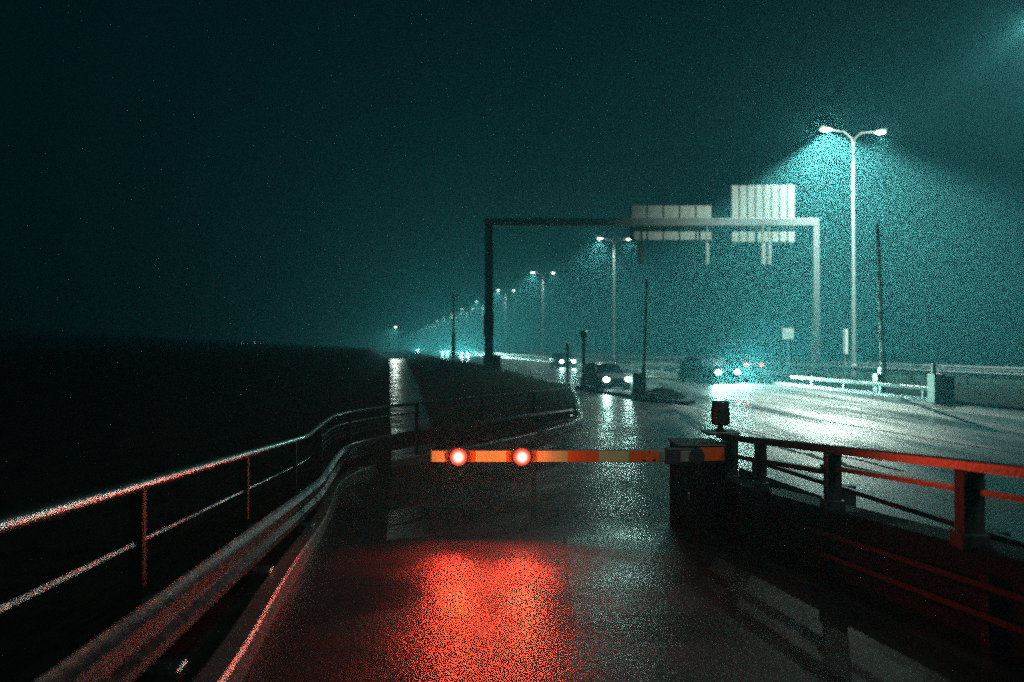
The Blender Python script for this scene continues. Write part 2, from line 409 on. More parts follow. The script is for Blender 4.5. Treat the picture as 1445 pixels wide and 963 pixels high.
# ================================================================ right parapet with railing
PR = lambda y: 3.23-.124*y
wpath = [Vector((PR(y)+.14, y, zr(y))) for y in [-7+.5*i for i in range(30)] if y < 7.75]
bm = bmesh.new(); sweep(bm, wpath, [(-.14, -.7), (-.14, .50), (-.12, .52), (.15, .52), (.17, .50), (.17, -.7)])
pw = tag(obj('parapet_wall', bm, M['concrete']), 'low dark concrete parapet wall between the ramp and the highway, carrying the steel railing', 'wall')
rl = thing('parapet_railing', 'dark steel railing with square posts on the concrete parapet, glowing red along its rails', 'railing', (PR(7.55), 7.55, .5))
org = Vector(rl.location)
rpath = [Vector((PR(y)+.06, y, zr(y)+1.0)) for y in [7.7-.5*i for i in range(28)]]
bm = bmesh.new(); sweep(bm, rel(rpath), [(-.035, -.03), (-.035, .025), (-.02, .035), (.02, .035), (.035, .025), (.035, -.03)]); obj('top_rail', bm, M['railblack'], rl)
mpath = [p+Vector((0, 0, -.15)) for p in rpath if p.y < 5.7]
bm = bmesh.new(); sweep(bm, rel(mpath), [(-.018, -.018), (-.018, .018), (.018, .018), (.018, -.018)]); obj('middle_rail', bm, M['railblack'], rl)
mp2 = [p+Vector((0, 0, -.19)) for p in rpath if p.y > 5.5]
bm = bmesh.new(); sweep(bm, rel(mp2), [(-.03, -.022), (-.03, .022), (.03, .022), (.03, -.022)]); obj('middle_rail', bm, M['railblack'], rl)
for y, wd in ((7.45, .08), (6.75, .05), (5.55, .055), (4.15, .06), (2.75, .06), (1.35, .06), (-.1, .06)):
    c = Vector((PR(y)+.06, y, zr(y)))-org; bm = bmesh.new()
    T = Matrix.Translation(c) @ Matrix.Rotation(-.124, 4, 'Z')
    bx(bm, -wd, wd, -wd, wd, .515, .968, .006, T); p = obj('post', bm, M['railblack'], rl)
    bm = bmesh.new(); bx(bm, -wd-.02, wd+.02, -wd-.02, wd+.02, .5, .60, .006, T); obj('foot_plate', bm, M['railblack'], p)
bm = bmesh.new(); T = Matrix.Translation(Vector((PR(7.6)+.05, 7.6, 1.0))-org); bx(bm, -.2, .16, -.14, .14, .036, .066, .006, T); obj('end_plate', bm, M['railblack'], rl)
# beacon on the end plate
b = thing('warning_beacon', 'dark unlit cylindrical warning beacon standing on the end of the parapet railing', 'beacon', (PR(7.6)+.03, 7.6, 1.066))
bm = bmesh.new(); lathe(bm, [(.06, 0), (.06, .015), (.03, .03), (.03, .06), (.05, .075)], 20); obj('stem', bm, M['darksteel'], b, True)
bm = bmesh.new(); lathe(bm, [(.08, .07), (.098, .085), (.1, .25), (.1, .25)], 28); obj('housing', bm, M['darksteel'], b, True)
bm = bmesh.new(); lathe(bm, [(.092, .251), (.092, .32), (.086, .33), (0, .332)], 28); obj('lens', bm, M['lampglass'], b, True)
# W-beam guard behind the parapet, along the highway
g2 = thing('highway_guardrail', 'dark guardrail of flat beams on the highway edge just behind the concrete parapet', 'guardrail', (4.07-.174*8, 8, 0))
org = Vector(g2.location)
gp = [Vector((4.07-.174*y, y, 0)) for y in [8-.6*i for i in range(20)]]
for h in (.46, .20):
    bm = bmesh.new(); sweep(bm, rel([p+Vector((0, 0, h)) for p in gp]), [(-.03, 0), (-.03, .10), (.0, .125), (.03, .10), (.03, 0), (0, .03)]); obj('steel_beam', bm, M['railblack'], g2)
for i, y in enumerate([7.8-1.55*i for i in range(8)]):
    bm = bmesh.new(); T = Matrix.Translation(Vector((4.07-.174*y+.09, y, 0))-org); bx(bm, -.05, .05, -.05, .05, -.1, .74, .006, T); obj('post', bm, M['railblack'], g2)
bm = bmesh.new(); sweep(bm, rel([p+Vector((0, 0, .70)) for p in gp]), [(-.02, 0), (-.02, .04), (.02, .04), (.02, 0)]); obj('top_bar', bm, M['railblack'], g2)
# W-beam on the ramp side of the wall
g3 = thing('ramp_side_rail', 'faintly glinting steel rub rail low on the ramp face of the concrete parapet', 'guardrail', (PR(3.6), 3.6, zr(3.6)))
org = Vector(g3.location)
for i, h in enumerate((.33, .16)):
    bm = bmesh.new(); sweep(bm, rel([Vector((PR(y)-.06, y, zr(y)+h)) for y in [-3+.5*i for i in range(19)]]), [(-.02, -.03), (-.03, 0), (-.02, .03), (.0, .03), (.0, -.03)]); obj('rub_bar', bm, M['rub'], g3)
for y in [-2.5+1.6*i for i in range(6)]:
    bm = bmesh.new(); T = Matrix.Translation(Vector((PR(y)-.03, y, zr(y)))-org); bx(bm, -.028, .028, -.04, .04, -.01, .4, .004, T); obj('bracket', bm, M['rub'], g3)

# ================================================================ barrier across the ramp (cabinet, boom, lamps)
YB = 7.45
ba = thing('boom_barrier', 'lowered orange and cream striped barrier with dark cabinet and two lit red lamps', 'barrier', (2.0, YB, .0))
bm = bmesh.new(); bx(bm, -.2, .28, -.12, .38, .0, .93, .02); cab = obj('cabinet', bm, M['rub'], ba)
bm = bmesh.new(); bx(bm, -.215, .295, -.135, .395, .932, .955, .008); obj('lid', bm, M['darksteel'], cab)
bm = bmesh.new(); bx(bm, -.165, .25, -.128, -.122, .12, .66, .002); obj('door', bm, M['rub'], cab)
bm = bmesh.new(); bx(bm, -.12, -.10, -.14, -.13, .36, .44, .003); obj('handle', bm, M['chrome'], cab)
bm = bmesh.new(); bx(bm, -.02, .275, -.128, -.122, .78, .925, .002)
bm.verts.ensure_lookup_table(); obj('orange_sticker', bm, M['orange'], cab)
ZB = .842
bm = bmesh.new(); lathe(bm, [(.0, -.03), (.075, -.03), (.085, -.02), (.085, .08), (.07, .1)], 20, Matrix.Translation((-.05, -.16, ZB)) @ Matrix.Rotation(R(90), 4, 'X')); obj('pivot_hub', bm, M['darksteel'], ba, True)
bm = bmesh.new(); bx(bm, -.37, .02, -.215, -.135, ZB-.085, ZB+.085, .01); cl = obj('boom_clamp', bm, M['darksteel'], ba)
bm = bmesh.new(); bx(bm, -.22, -.1, -.235, -.216, ZB-.055, ZB+.06, .006); obj('clamp_plate', bm, M['galvfar'], cl)
bt = 7.28
def XB(px): return (px-722.5)/963.3*7.27-2.0
x1, x0 = XB(929), XB(609)
bm = bmesh.new(); bx(bm, x0, XB(938), -.21, -.15, ZB-.064, ZB+.064, .012); boom = obj('boom', bm, M['galvfar'], ba)
edges = [929, 886.5, 844, 801, 758, 714.5, 671.5, 628.5, 609.5]
for i in range(8):
    a, c = XB(edges[i+1]), XB(edges[i])
    bm = bmesh.new(); bx(bm, a+.0015, c-.0015, -.2135, -.2105, ZB-.058, ZB+.058); 
    s = obj('stripe', bm, M['orange'] if i % 2 == 0 else M['amber'], boom)
    if i % 2: s['label'] = 'cream reflective stripe'
    else: s['label'] = 'orange reflective stripe'
for (px, pz, a, c) in ((908, -.045, .03, .012), (922, -.04, .022, .015), (915, .048, .012, .008), (884, .05, .01, .006)):
    bm = bmesh.new(); n = 9; vs = [bm.verts.new((XB(px)+a*math.cos(2*math.pi*k/n)*random.uniform(.6, 1.2), -.2142, ZB+pz+c*math.sin(2*math.pi*k/n)*random.uniform(.5, 1.1))) for k in range(n)]
    bm.faces.new(vs)
    bmesh.ops.solidify(bm, geom=bm.faces[:], thickness=.0005)
    obj('scuff_mark', bm, M['wear'], boom)
bm = bmesh.new(); bx(bm, x0-.02, x0-.001, -.215, -.145, ZB-.068, ZB+.068, .006); obj('end_cap', bm, M['darksteel'], boom)
for px in (648, 736.5):
    x = XB(px); z = ZB+.003
    TR = Matrix.Rotation(R(90), 4, 'X')
    bm = bmesh.new(); lathe(bm, [(.08, 0), (.098, .015), (.1, .05), (.094, .056)], 28, TR); lh = obj('red_lamp', bm, M['darksteel'], ba, True, (x, -.214, z))
    bm = bmesh.new(); lathe(bm, [(.093, .057), (.085, .066), (.06, .075), (0, .079)], 28, TR); obj('lens', bm, M['redlens'], lh, True)
    bm = bmesh.new(); lathe(bm, [(.036, .0795), (.034, .09), (.02, .099), (0, .102)], 20, TR); bm.free()
    ld = bpy.data.lights.new('red_lamp_light', 'SPOT'); ld.energy = 190; ld.color = RED_RGB; ld.spot_size = R(125); ld.spot_blend = .9; ld.shadow_soft_size = .03
    lo_ = bpy.data.objects.new('red_lamp_light', ld); lo_.location = (0, -0.116, 0); lo_.rotation_euler = (R(-72), 0, 0); link(lo_, lh)
    ld = bpy.data.lights.new('red_glow', 'POINT'); ld.energy = 9; ld.color = RED_RGB; ld.shadow_soft_size = .04
    lo_ = bpy.data.objects.new('red_glow', ld); lo_.location = (0, -0.121, 0); link(lo_, lh)
    ld = bpy.data.lights.new('added_amber_fill', 'POINT'); ld.energy = 2.0; ld.color = (1, .68, .03); ld.shadow_soft_size = .03  # added amber fill hanging in front of the boom, no bulb there
    lo_ = bpy.data.objects.new('added_amber_fill', ld); lo_.location = (0, -0.406, 0); link(lo_, lh)

# ================================================================ street lamps on the median
def lamp_light(name, e, rot, parent, loc, rgb=LAMP_RGB, size=150, blend=.25, r=.12):
    ld = bpy.data.lights.new(name, 'SPOT'); ld.energy = e; ld.color = rgb
    ld.spot_size = R(size); ld.spot_blend = blend; ld.shadow_soft_size = r
    o = bpy.data.objects.new(name, ld); o.location = loc; o.rotation_euler = rot; return link(o, parent)
def make_lamp(H=16.3, arm=1.95, w=LAMP_W):
    t = thing('street_lamp', '', 'street lamp')
    bm = bmesh.new(); tube(bm, [(0, 0, 0), (0, 0, H*.5), (0, 0, H-.9)], .14, 10, .07); obj('pole', bm, M['galvfar'], t, True)
    bm = bmesh.new(); lathe(bm, [(.28, 0), (.28, .04), (.2, .06), (.2, .8), (.15, .85)], 12); obj('base', bm, M['galvfar'], t, True)
    for s in (-1, 1):
        bm = bmesh.new(); tube(bm, [(0, 0, H-1.0), (s*.12, 0, H-.5), (s*.6, 0, H-.12), (s*(arm-.4), 0, H)], .045, 8); a = obj('arm', bm, M['galvfar'], t, True)
        bm = bmesh.new(); bx(bm, -.42, .42, -.16, .16, -.03, .11, .04, Matrix.Translation((s*arm, 0, H+.03)) @ Matrix.Rotation(-s*R(10), 4, 'Y')); h = obj('lamp_head', bm, M['galvfar'], a)
        bm = bmesh.new(); lathe(bm, [(0, -.16), (.13, -.14), (.22, -.08), (.24, -.028)], 14, Matrix.Translation((s*arm, 0, H+.02)) @ Matrix.Scale(1.6, 4, (1, 0, 0))); obj('lens', bm, M['lens'], h, True)
        lamp_light('lamp_light', w*(1.25 if s < 0 else .4), (R(4), s*R(-6), 0), h, (s*arm, 0, H-.22), size=142, blend=.75)
        gl = bpy.data.lights.new('lens_glow', 'POINT'); gl.energy = w*(.05 if s < 0 else .02); gl.color = LAMP_RGB; gl.shadow_soft_size = .1
        go = bpy.data.objects.new('lens_glow', gl); go.location = (s*arm, 0, H-.24); link(go, h)
    return t
lamps = []
proto = make_lamp()
def MX(y): return 30.0-.1835*y+(.8 if y < 50 else 0)
rows_y = [29, 45] + [90+41*i for i in range(25)]
labels = {29: None}
ORD = ['sixth', 'seventh', 'eighth', 'ninth', 'tenth', 'eleventh', 'twelfth']
for i, y in enumerate(rows_y):
    o = proto if i == 0 else copy_tree(proto)
    o.location = (MX(y) if i else 24.3, y, 0); o.rotation_euler = (0, 0, R(8) if i else 0); lamps.append(o)
    o['group'] = 'double-armed street lamps down the median'
    o['label'] = ['street lamp mostly beyond the upper right corner, only its glow reaching in',
                  'tallest double-armed street lamp, beside the gantry, with the biggest halos in the fog',
                  'second tall double-armed street lamp, glowing under the left end of the gantry sign',
                  'third double-armed street lamp from the gantry, between the dark gantry post and the sign',
                  'fourth double-armed street lamp, glowing just right of the dark gantry post',
                  'fifth double-armed street lamp, seen just left of the dark gantry post'][i] if i < 6 else f'{ORD[i-6]} double-armed street lamp away along the median, counting from the tallest' if i < 13 else 'tiny double-armed street lamp far down the foggy median, one of a dense receding string'
for i, o in enumerate(lamps):
    for ch in list(o.children_recursive):
        if ch.type != 'LIGHT': continue
        if i > 4 and ch.name.startswith('lens_glow'):
            bpy.data.objects.remove(ch); continue
        if i == 0:
            ch.data = ch.data.copy()
            if ch.name.startswith('lens_glow'):
                sp = bpy.data.lights.new('lens_glow', 'SPOT'); sp.energy = 24000; sp.color = LAMP_RGB; sp.spot_size = R(160); sp.spot_blend = .3; sp.shadow_soft_size = .1
                ch2 = bpy.data.objects.new('lens_glow', sp); ch2.location = ch.location; ch2.rotation_euler = Vector((.75, .55, .1)).to_track_quat('-Z', 'Y').to_euler(); link(ch2, ch.parent)
                bpy.data.objects.remove(ch); continue
            elif ch.data.energy < LAMP_W:
                ch.data.energy = 2500; ch.data.spot_size = R(76); ch.data.spot_blend = .8
                ch.rotation_euler = Vector((-2, -1, -16)).to_track_quat('-Z', 'Y').to_euler()
            if ch.name.startswith('lamp_light') and ch.data.spot_size > R(130):
                ch.data.energy = 12000; ch.data.spot_size = R(52); ch.data.spot_blend = 1
                ch.rotation_euler = Vector((-6.5, 15, -7.5)).to_track_quat('-Z', 'Y').to_euler()
        if i == 1 and ch.name.startswith('lamp_light'):
            big = ch.data.energy > LAMP_W; ch.data = ch.data.copy(); ch.data.energy *= 3.3 if big else .7; ch.data.spot_size = R(107 if big else 104); ch.data.spot_blend = .3
            ch.rotation_euler = (R(-14 if big else -4), R(6 if big else 0), 0)
        elif i == 1:
            ch.data = ch.data.copy(); ch.data.energy *= 2
        elif i > 7 and ch.data.energy < LAMP_W: bpy.data.objects.remove(ch)
        elif i > 15: bpy.data.objects.remove(ch)
added_fill_lamp = copy_tree(proto); added_fill_lamp.location = (9.5, -9, 0); added_fill_lamp['label'] = 'added unseen fill lamp behind the viewpoint, lighting the boom stripes'  # added lamp out of view, there only to light the boom stripes
for ch in list(added_fill_lamp.children_recursive):
    if ch.type == 'LIGHT':
        if ch.name.startswith('lens_glow'): bpy.data.objects.remove(ch); continue
        ch.data = ch.data.copy(); ch.data.energy = 2000; ch.data.spot_size = R(44); ch.data.spot_blend = .8
        ch.rotation_euler = Vector((-8.5, 16.4, -15.5)).to_track_quat('-Z', 'Y').to_euler()
# lamps beside the low path, far left
pl = thing('path_lamp', 'small single street lamp at the far end of the wet path, mirrored in it', 'street lamp', (PX(120)+.9, 120, 0))
bm = bmesh.new(); tube(bm, [(0, 0, 0), (0, 0, 5), (-.3, 0, 5.5), (-.8, 0, 5.6)], .07, 8); obj('pole', bm, M['galvfar'], pl, True)
bm = bmesh.new(); bx(bm, -1.2, -.7, -.12, .12, 5.55, 5.68, .03); h = obj('lamp_head', bm, M['galvfar'], pl)
bm = bmesh.new(); lathe(bm, [(0, -.2), (.12, -.16), (.16, 0)], 12, Matrix.Translation((-.95, 0, 5.55))); obj('lens', bm, M['lens'], h, True)
lamp_light('lamp_light', 3000, (R(-60), 0, 0), h, (-.95, -.2, 5.3), size=70, blend=1)
# far string of lamps across the dark land at left
for i in range(5):
    px = 333+i*8.6; y = 620; t = thing('distant_lamp', 'tiny faint lamp in a row of lights on the dark horizon at left', 'lamp', ((px-722.5)/963*y, y, -.45), 0, 'row of distant lamps on the dark horizon')
    bm = bmesh.new(); tube(bm, [(0, 0, 0), (0, 0, 6)], .12, 6); obj('pole', bm, M['darksteel'], t)
    bm = bmesh.new(); lathe(bm, [(0, -.35), (.35, 0), (0, .35)], 8, Matrix.Translation((0, 0, 6))); obj('lamp_globe', bm, M['lensfar'], t)

# ================================================================ sign gantry
GY = 44
def GX(px, y=GY): return (px-722.5)/963.3*y
def GZ(py, y=GY): return 2-(py-490)/963.3*y
gt = thing('sign_gantry', 'grey steel gantry spanning the carriageway, dark left post on a plinth and lit right post', 'gantry', (GX(690), GY, 0))
ox = gt.location.x
zb = GZ(314)
bm = bmesh.new(); bx(bm, GX(690)-ox-.3, GX(1155)-ox, -.22, .22, zb-.24, zb+.24, .02); beam = obj('beam', bm, M['galvfar'], gt)
bm = bmesh.new(); bx(bm, GX(1151)-ox-.2, GX(1151)-ox+.2, -.2, .2, .3, zb-.245, .02); rp = obj('post', bm, M['galvfar'], gt)
bm = bmesh.new(); bx(bm, GX(1151)-ox-.35, GX(1151)-ox+.35, -.35, .35, -.05, .3, .02); obj('footing', bm, M['concrete'], rp)
bm = bmesh.new(); bx(bm, -.27, .27, -.25, .25, GZ(505), zb-.245, .03); lp = obj('post', bm, M['darksteel'], gt); lp['label'] = 'dark unlit left post'  # unlit look put into the colour: dark steel, right post galvanised
bm = bmesh.new(); bx(bm, -.34, .32, -.36, -.255, GZ(475), GZ(444), .03); obj('switch_box', bm, M['darksteel'], lp)
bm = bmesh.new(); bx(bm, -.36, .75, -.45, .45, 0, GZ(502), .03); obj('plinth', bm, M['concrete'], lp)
bm = bmesh.new(); bx(bm, .33, .6, -.47, -.455, .6, GZ(506), .01); obj('hatch', bm, M['darksteel'], lp)
def panel(x0, x1, zt, z0, n, label, name='gantry_sign'):
    s = thing(name, label, 'sign', ((GX(x0)+GX(x1))/2, GY+.45, z0), 0, 'road signs on the gantry')
    hw = (GX(x1)-GX(x0))/2; h = zt-z0; wdt = 2*hw/n
    for k in range(n):
        bm = bmesh.new(); bx(bm, -hw+k*wdt+.05, -hw+(k+1)*wdt-.05, 0, .05, 0, h, .008); obj('sheet', bm, M['panel'], s)
    bm = bmesh.new()
    for k in range(n+1): bx(bm, max(-hw, -hw+k*wdt-.09), min(hw, -hw+k*wdt+.09), .052, .12, .02, h-.02)
    obj('rear_rib', bm, M['darksteel'], s)
    bm = bmesh.new(); bx(bm, -hw-.03, hw+.03, .122, .15, -.03, h+.03, .006); obj('sign_face', bm, M['signface'], s)
    for xx in (-hw*.5, hw*.5):
        bm = bmesh.new(); bx(bm, xx-.06, xx+.06, -.228, -.002, zb-z0-.12, zb-z0+.12, .005); obj('mounting_bracket', bm, M['galvfar'], s)
    return s
panel(892, 1008, GZ(288), GZ(337), 5, 'wide low road sign seen from behind on the middle of the gantry, in wide sheets')
panel(1035.5, 1127, GZ(259), GZ(340), 8, 'tall road sign seen from behind at the right end of the gantry, pale vertical strips')
def lanesig(px, dark, label):
    s = thing('lane_signal', label, 'traffic signal', (GX(px), GY-.05, GZ(374)), 0, 'signals hanging under the gantry')
    m = M['darksteel'] if dark else M['panel']
    zt = zb-.26-GZ(374)
    bm = bmesh.new(); bx(bm, -.22, .22, -.16, .16, 0, 1.38, .03); hsg = obj('housing', bm, m, s)
    bm = bmesh.new(); bx(bm, -.06, .06, -.06, .06, 1.382, zt, .01); obj('hanger', bm, m, s)
    bm = bmesh.new()
    for z in (.25, .7, 1.15): lathe(bm, [(.15, 0), (.17, .16), (.16, .16)], 14, Matrix.Translation((0, .161, z)) @ Matrix.Rotation(R(-90), 4, 'X'))
    obj('visor', bm, M['darksteel'], s)
    return s
lanesig(905, True, 'dark lane signal box hanging under the left end of the wide low gantry sign')
a = lanesig(997.5, False, 'slim pale lane signal hanging under the right end of the low wide sign'); a.scale = (.5, 1, 1)
a = lanesig(1076.5, False, 'pale lane signal hanging under the tall sign, left of a pair'); a.scale = (.62, 1, 1)
a = lanesig(1085, False, 'pale lane signal hanging under the tall sign, right of a pair'); a.scale = (.5, 1, 1)
# second dark mast farther along the bank
ms = thing('camera_mast', 'slim dark mast with a box halfway, standing in front of the far headlight glare', 'mast', (GX(640, 84), 84, 0))
bm = bmesh.new(); bx(bm, -.22, .22, -.2, .2, 0, GZ(470, 84), .02); obj('lower_mast', bm, M['darksteel'], ms)
bm = bmesh.new(); bx(bm, -.13, .13, -.13, .13, GZ(470, 84), GZ(415, 84), .02); obj('upper_mast', bm, M['darksteel'], ms)
bm = bmesh.new(); bx(bm, .0, .75, -.14, .14, GZ(418, 84)-.15, GZ(418, 84)+.12, .03, Matrix.Translation((0, 0, 0))); obj('camera', bm, M['darksteel'], ms)
# slim posts on the island side
for px, yt, yb_, hd, lab in ((824, 466, 548, .17, 'dark bollard lamp post with a small round head, nearer the cars at the slip road'), (801, 484, 545, .1, 'thin dark post with a small knob standing at the kerb corner behind the curved railing')):
    y = 2*963/(yb_-490+1.5); s = thing('marker_post', lab, 'post', (GX(px, y), y, .0), 0, 'posts at the slip road')
    zt = GZ(yt, y)
    bm = bmesh.new(); tube(bm, [(0, 0, 0), (0, 0, zt-.35)], .09 if hd > .15 else .055, 10); obj('pole', bm, M['darksteel'], s, True)
    bm = bmesh.new(); lathe(bm, [(.05, zt-.45), (hd, zt-.3), (hd, zt-.1), (hd*.6, zt-.02), (0, zt)], 14); obj('head', bm, M['darksteel'], s, True)
    bm = bmesh.new(); lathe(bm, [(.16, 0), (.16, .13), (.1, .18)], 12); obj('foot', bm, M['concrete'], s, True)
# square sign on far side
s = thing('road_sign', 'small square pale road sign on a thin post beyond the red tail lights', 'sign', (GX(1112, 60), 60, 0))
bm = bmesh.new(); tube(bm, [(0, 0, 0), (0, 0, 2.7)], .04, 8); obj('pole', bm, M['galvfar'], s)
bm = bmesh.new(); bx(bm, -.5, .5, -.03, .03, GZ(479, 60), GZ(463, 60), .01); obj('sign_panel', bm, M['panel'], s)
s = thing('edge_on_sign', 'narrow pale road sign seen edge-on, just left of the tallest street lamp pole', 'sign', (GX(1192.5, 47), 47, 0))
bm = bmesh.new(); tube(bm, [(0, 0, 0), (0, 0, 2.9)], .035, 8); obj('pole', bm, M['galvfar'], s)
bm = bmesh.new(); bx(bm, -.05, .10, -.35, .35, 1.5, 3.2, .03, Matrix.Rotation(R(-12), 4, 'Z')); obj('sign_panel', bm, M['panel'], s)

# ================================================================ raised barriers
def raised_barrier(x, y, H, lean, label, cabw, z0=0, boomr=.05, bmat='galvfar'):
    s = thing('raised_barrier', label, 'barrier', (x, y, z0), 0, 'raised barriers beside the carriageway')
    bm = bmesh.new(); bx(bm, -cabw, cabw*.5, -.2, .2, 0, .82, .02); c = obj('cabinet', bm, M['darksteel'], s)
    bm = bmesh.new(); bx(bm, -cabw-.015, cabw*.5+.015, -.215, .215, .822, .85, .006); obj('lid', bm, M['darksteel'], c)
    bm = bmesh.new(); bx(bm, cabw*.5+.002, cabw*.5+.19, -.12, .12, .0, 1.15, .02); obj('pivot_column', bm, M['galvfar'], s)
    bm = bmesh.new(); p0 = Vector((cabw*.5+.1, -.17, .8)); p1 = p0+Vector((lean, 0, H-.8))
    bm2 = bm; tube(bm2, [p0, p1], boomr*1.1, 8, boomr*.55); bo = obj('boom', bm2, M[bmat], s)
    n = int((H-.8)/.42)
    for k in range(1, n, 2):
        a = p0.lerp(p1, (k+.3)/n); c_ = p0.lerp(p1, (k+1.3)/n); rr = boomr*1.1+(boomr*.55-boomr*1.1)*(k+.5)/n
        bm = bmesh.new(); tube(bm, [a, c_], rr+.006, 8); obj('red_stripe', bm, M['stripe_red'], bo)
    return s
raised_barrier(4.9, 26.6, 4.35, .10, 'raised red and white barrier boom on the traffic island with a small dark cabinet', .24, .13, .06)
b2 = raised_barrier(15.7, 29.3, 7.3, -.25, 'tall raised barrier boom at the right guardrail, leaning slightly, striped red halfway up', .12, 0, .11, 'panel')
# barrier cabinet at end of guard
s = thing('barrier_cabinet', 'pale and dark barrier cabinet at the near end of the right highway guardrail', 'cabinet', (15.2, 24.4, 0))
bm = bmesh.new(); bx(bm, -.22, .18, -.2, .25, 0, 1.05, .02); c = obj('column', bm, M['panel'], s)
bm = bmesh.new(); bx(bm, -.2, -.06, -.05, .05, 1.052, 1.4, .02); obj('cap_post', bm, M['panel'], c)
bm = bmesh.new(); bx(bm, .19, .5, -.2, .3, 0, .98, .03); obj('cabinet_box', bm, M['darksteel'], s)
bm = bmesh.new(); bx(bm, .502, .62, -.1, .1, .45, .5, .01); obj('lock_bar', bm, M['galvfar'], s)
# ================================================================ guardrails right and far
def wguard(name, pts, h, label, step=4, m=None, top=.31, pm=None):
    m = m or M['galvfar']; P = spline([(x, y, 0) for x, y in pts], 2.0)
    g = thing(name, label, 'guardrail', tuple(P[0])); o0 = Vector(g.location)
    bm = bmesh.new(); sweep(bm, [p-o0+Vector((0, 0, h-top)) for p in P], [(-a*1.3, b*top/.28) for a, b in WB]); obj('steel_beam', bm, m, g)
    n = 0
    for q, d in along(P, .5, step):
        if n > 40: break
        n += 1
        bm = bmesh.new(); bx(bm, -.05, .05, -.06, .06, -.05, h+.02, 0, Matrix.Translation(q-o0+Vector((.09, 0, 0)))); obj('post', bm, pm or m, g)
    return g
wguard('highway_guardrail', [(15.25, 24.9), (14.95, 29), (14.3, 35)], .55, 'bright low guardrail between the pale barrier cabinet and the dark car with glaring headlights', 2.6, top=.16)
wguard('highway_guardrail', [(12.3, 46), (10.9, 56), (5.4, 90), (-13, 196), (-48, 400)], .8, 'distant guardrail along the far edge of the oncoming lanes, behind the headlights', 6)
wguard('highway_guardrail', [(34, 14), (28.6, 38), (23.8, 64), (15, 112), (0, 196), (-36, 400)], .85, 'long faint guardrail on the far right side of the highway behind the barrier cabinet', 5, M['beamfar'])
wguard('highway_guardrail', [(23.5, 30), (20.4, 52), (14.3, 88), (2.5, 150)], .78, 'faint guardrail along the lamp median behind the bright right guardrail', 4, M['beamfar'])

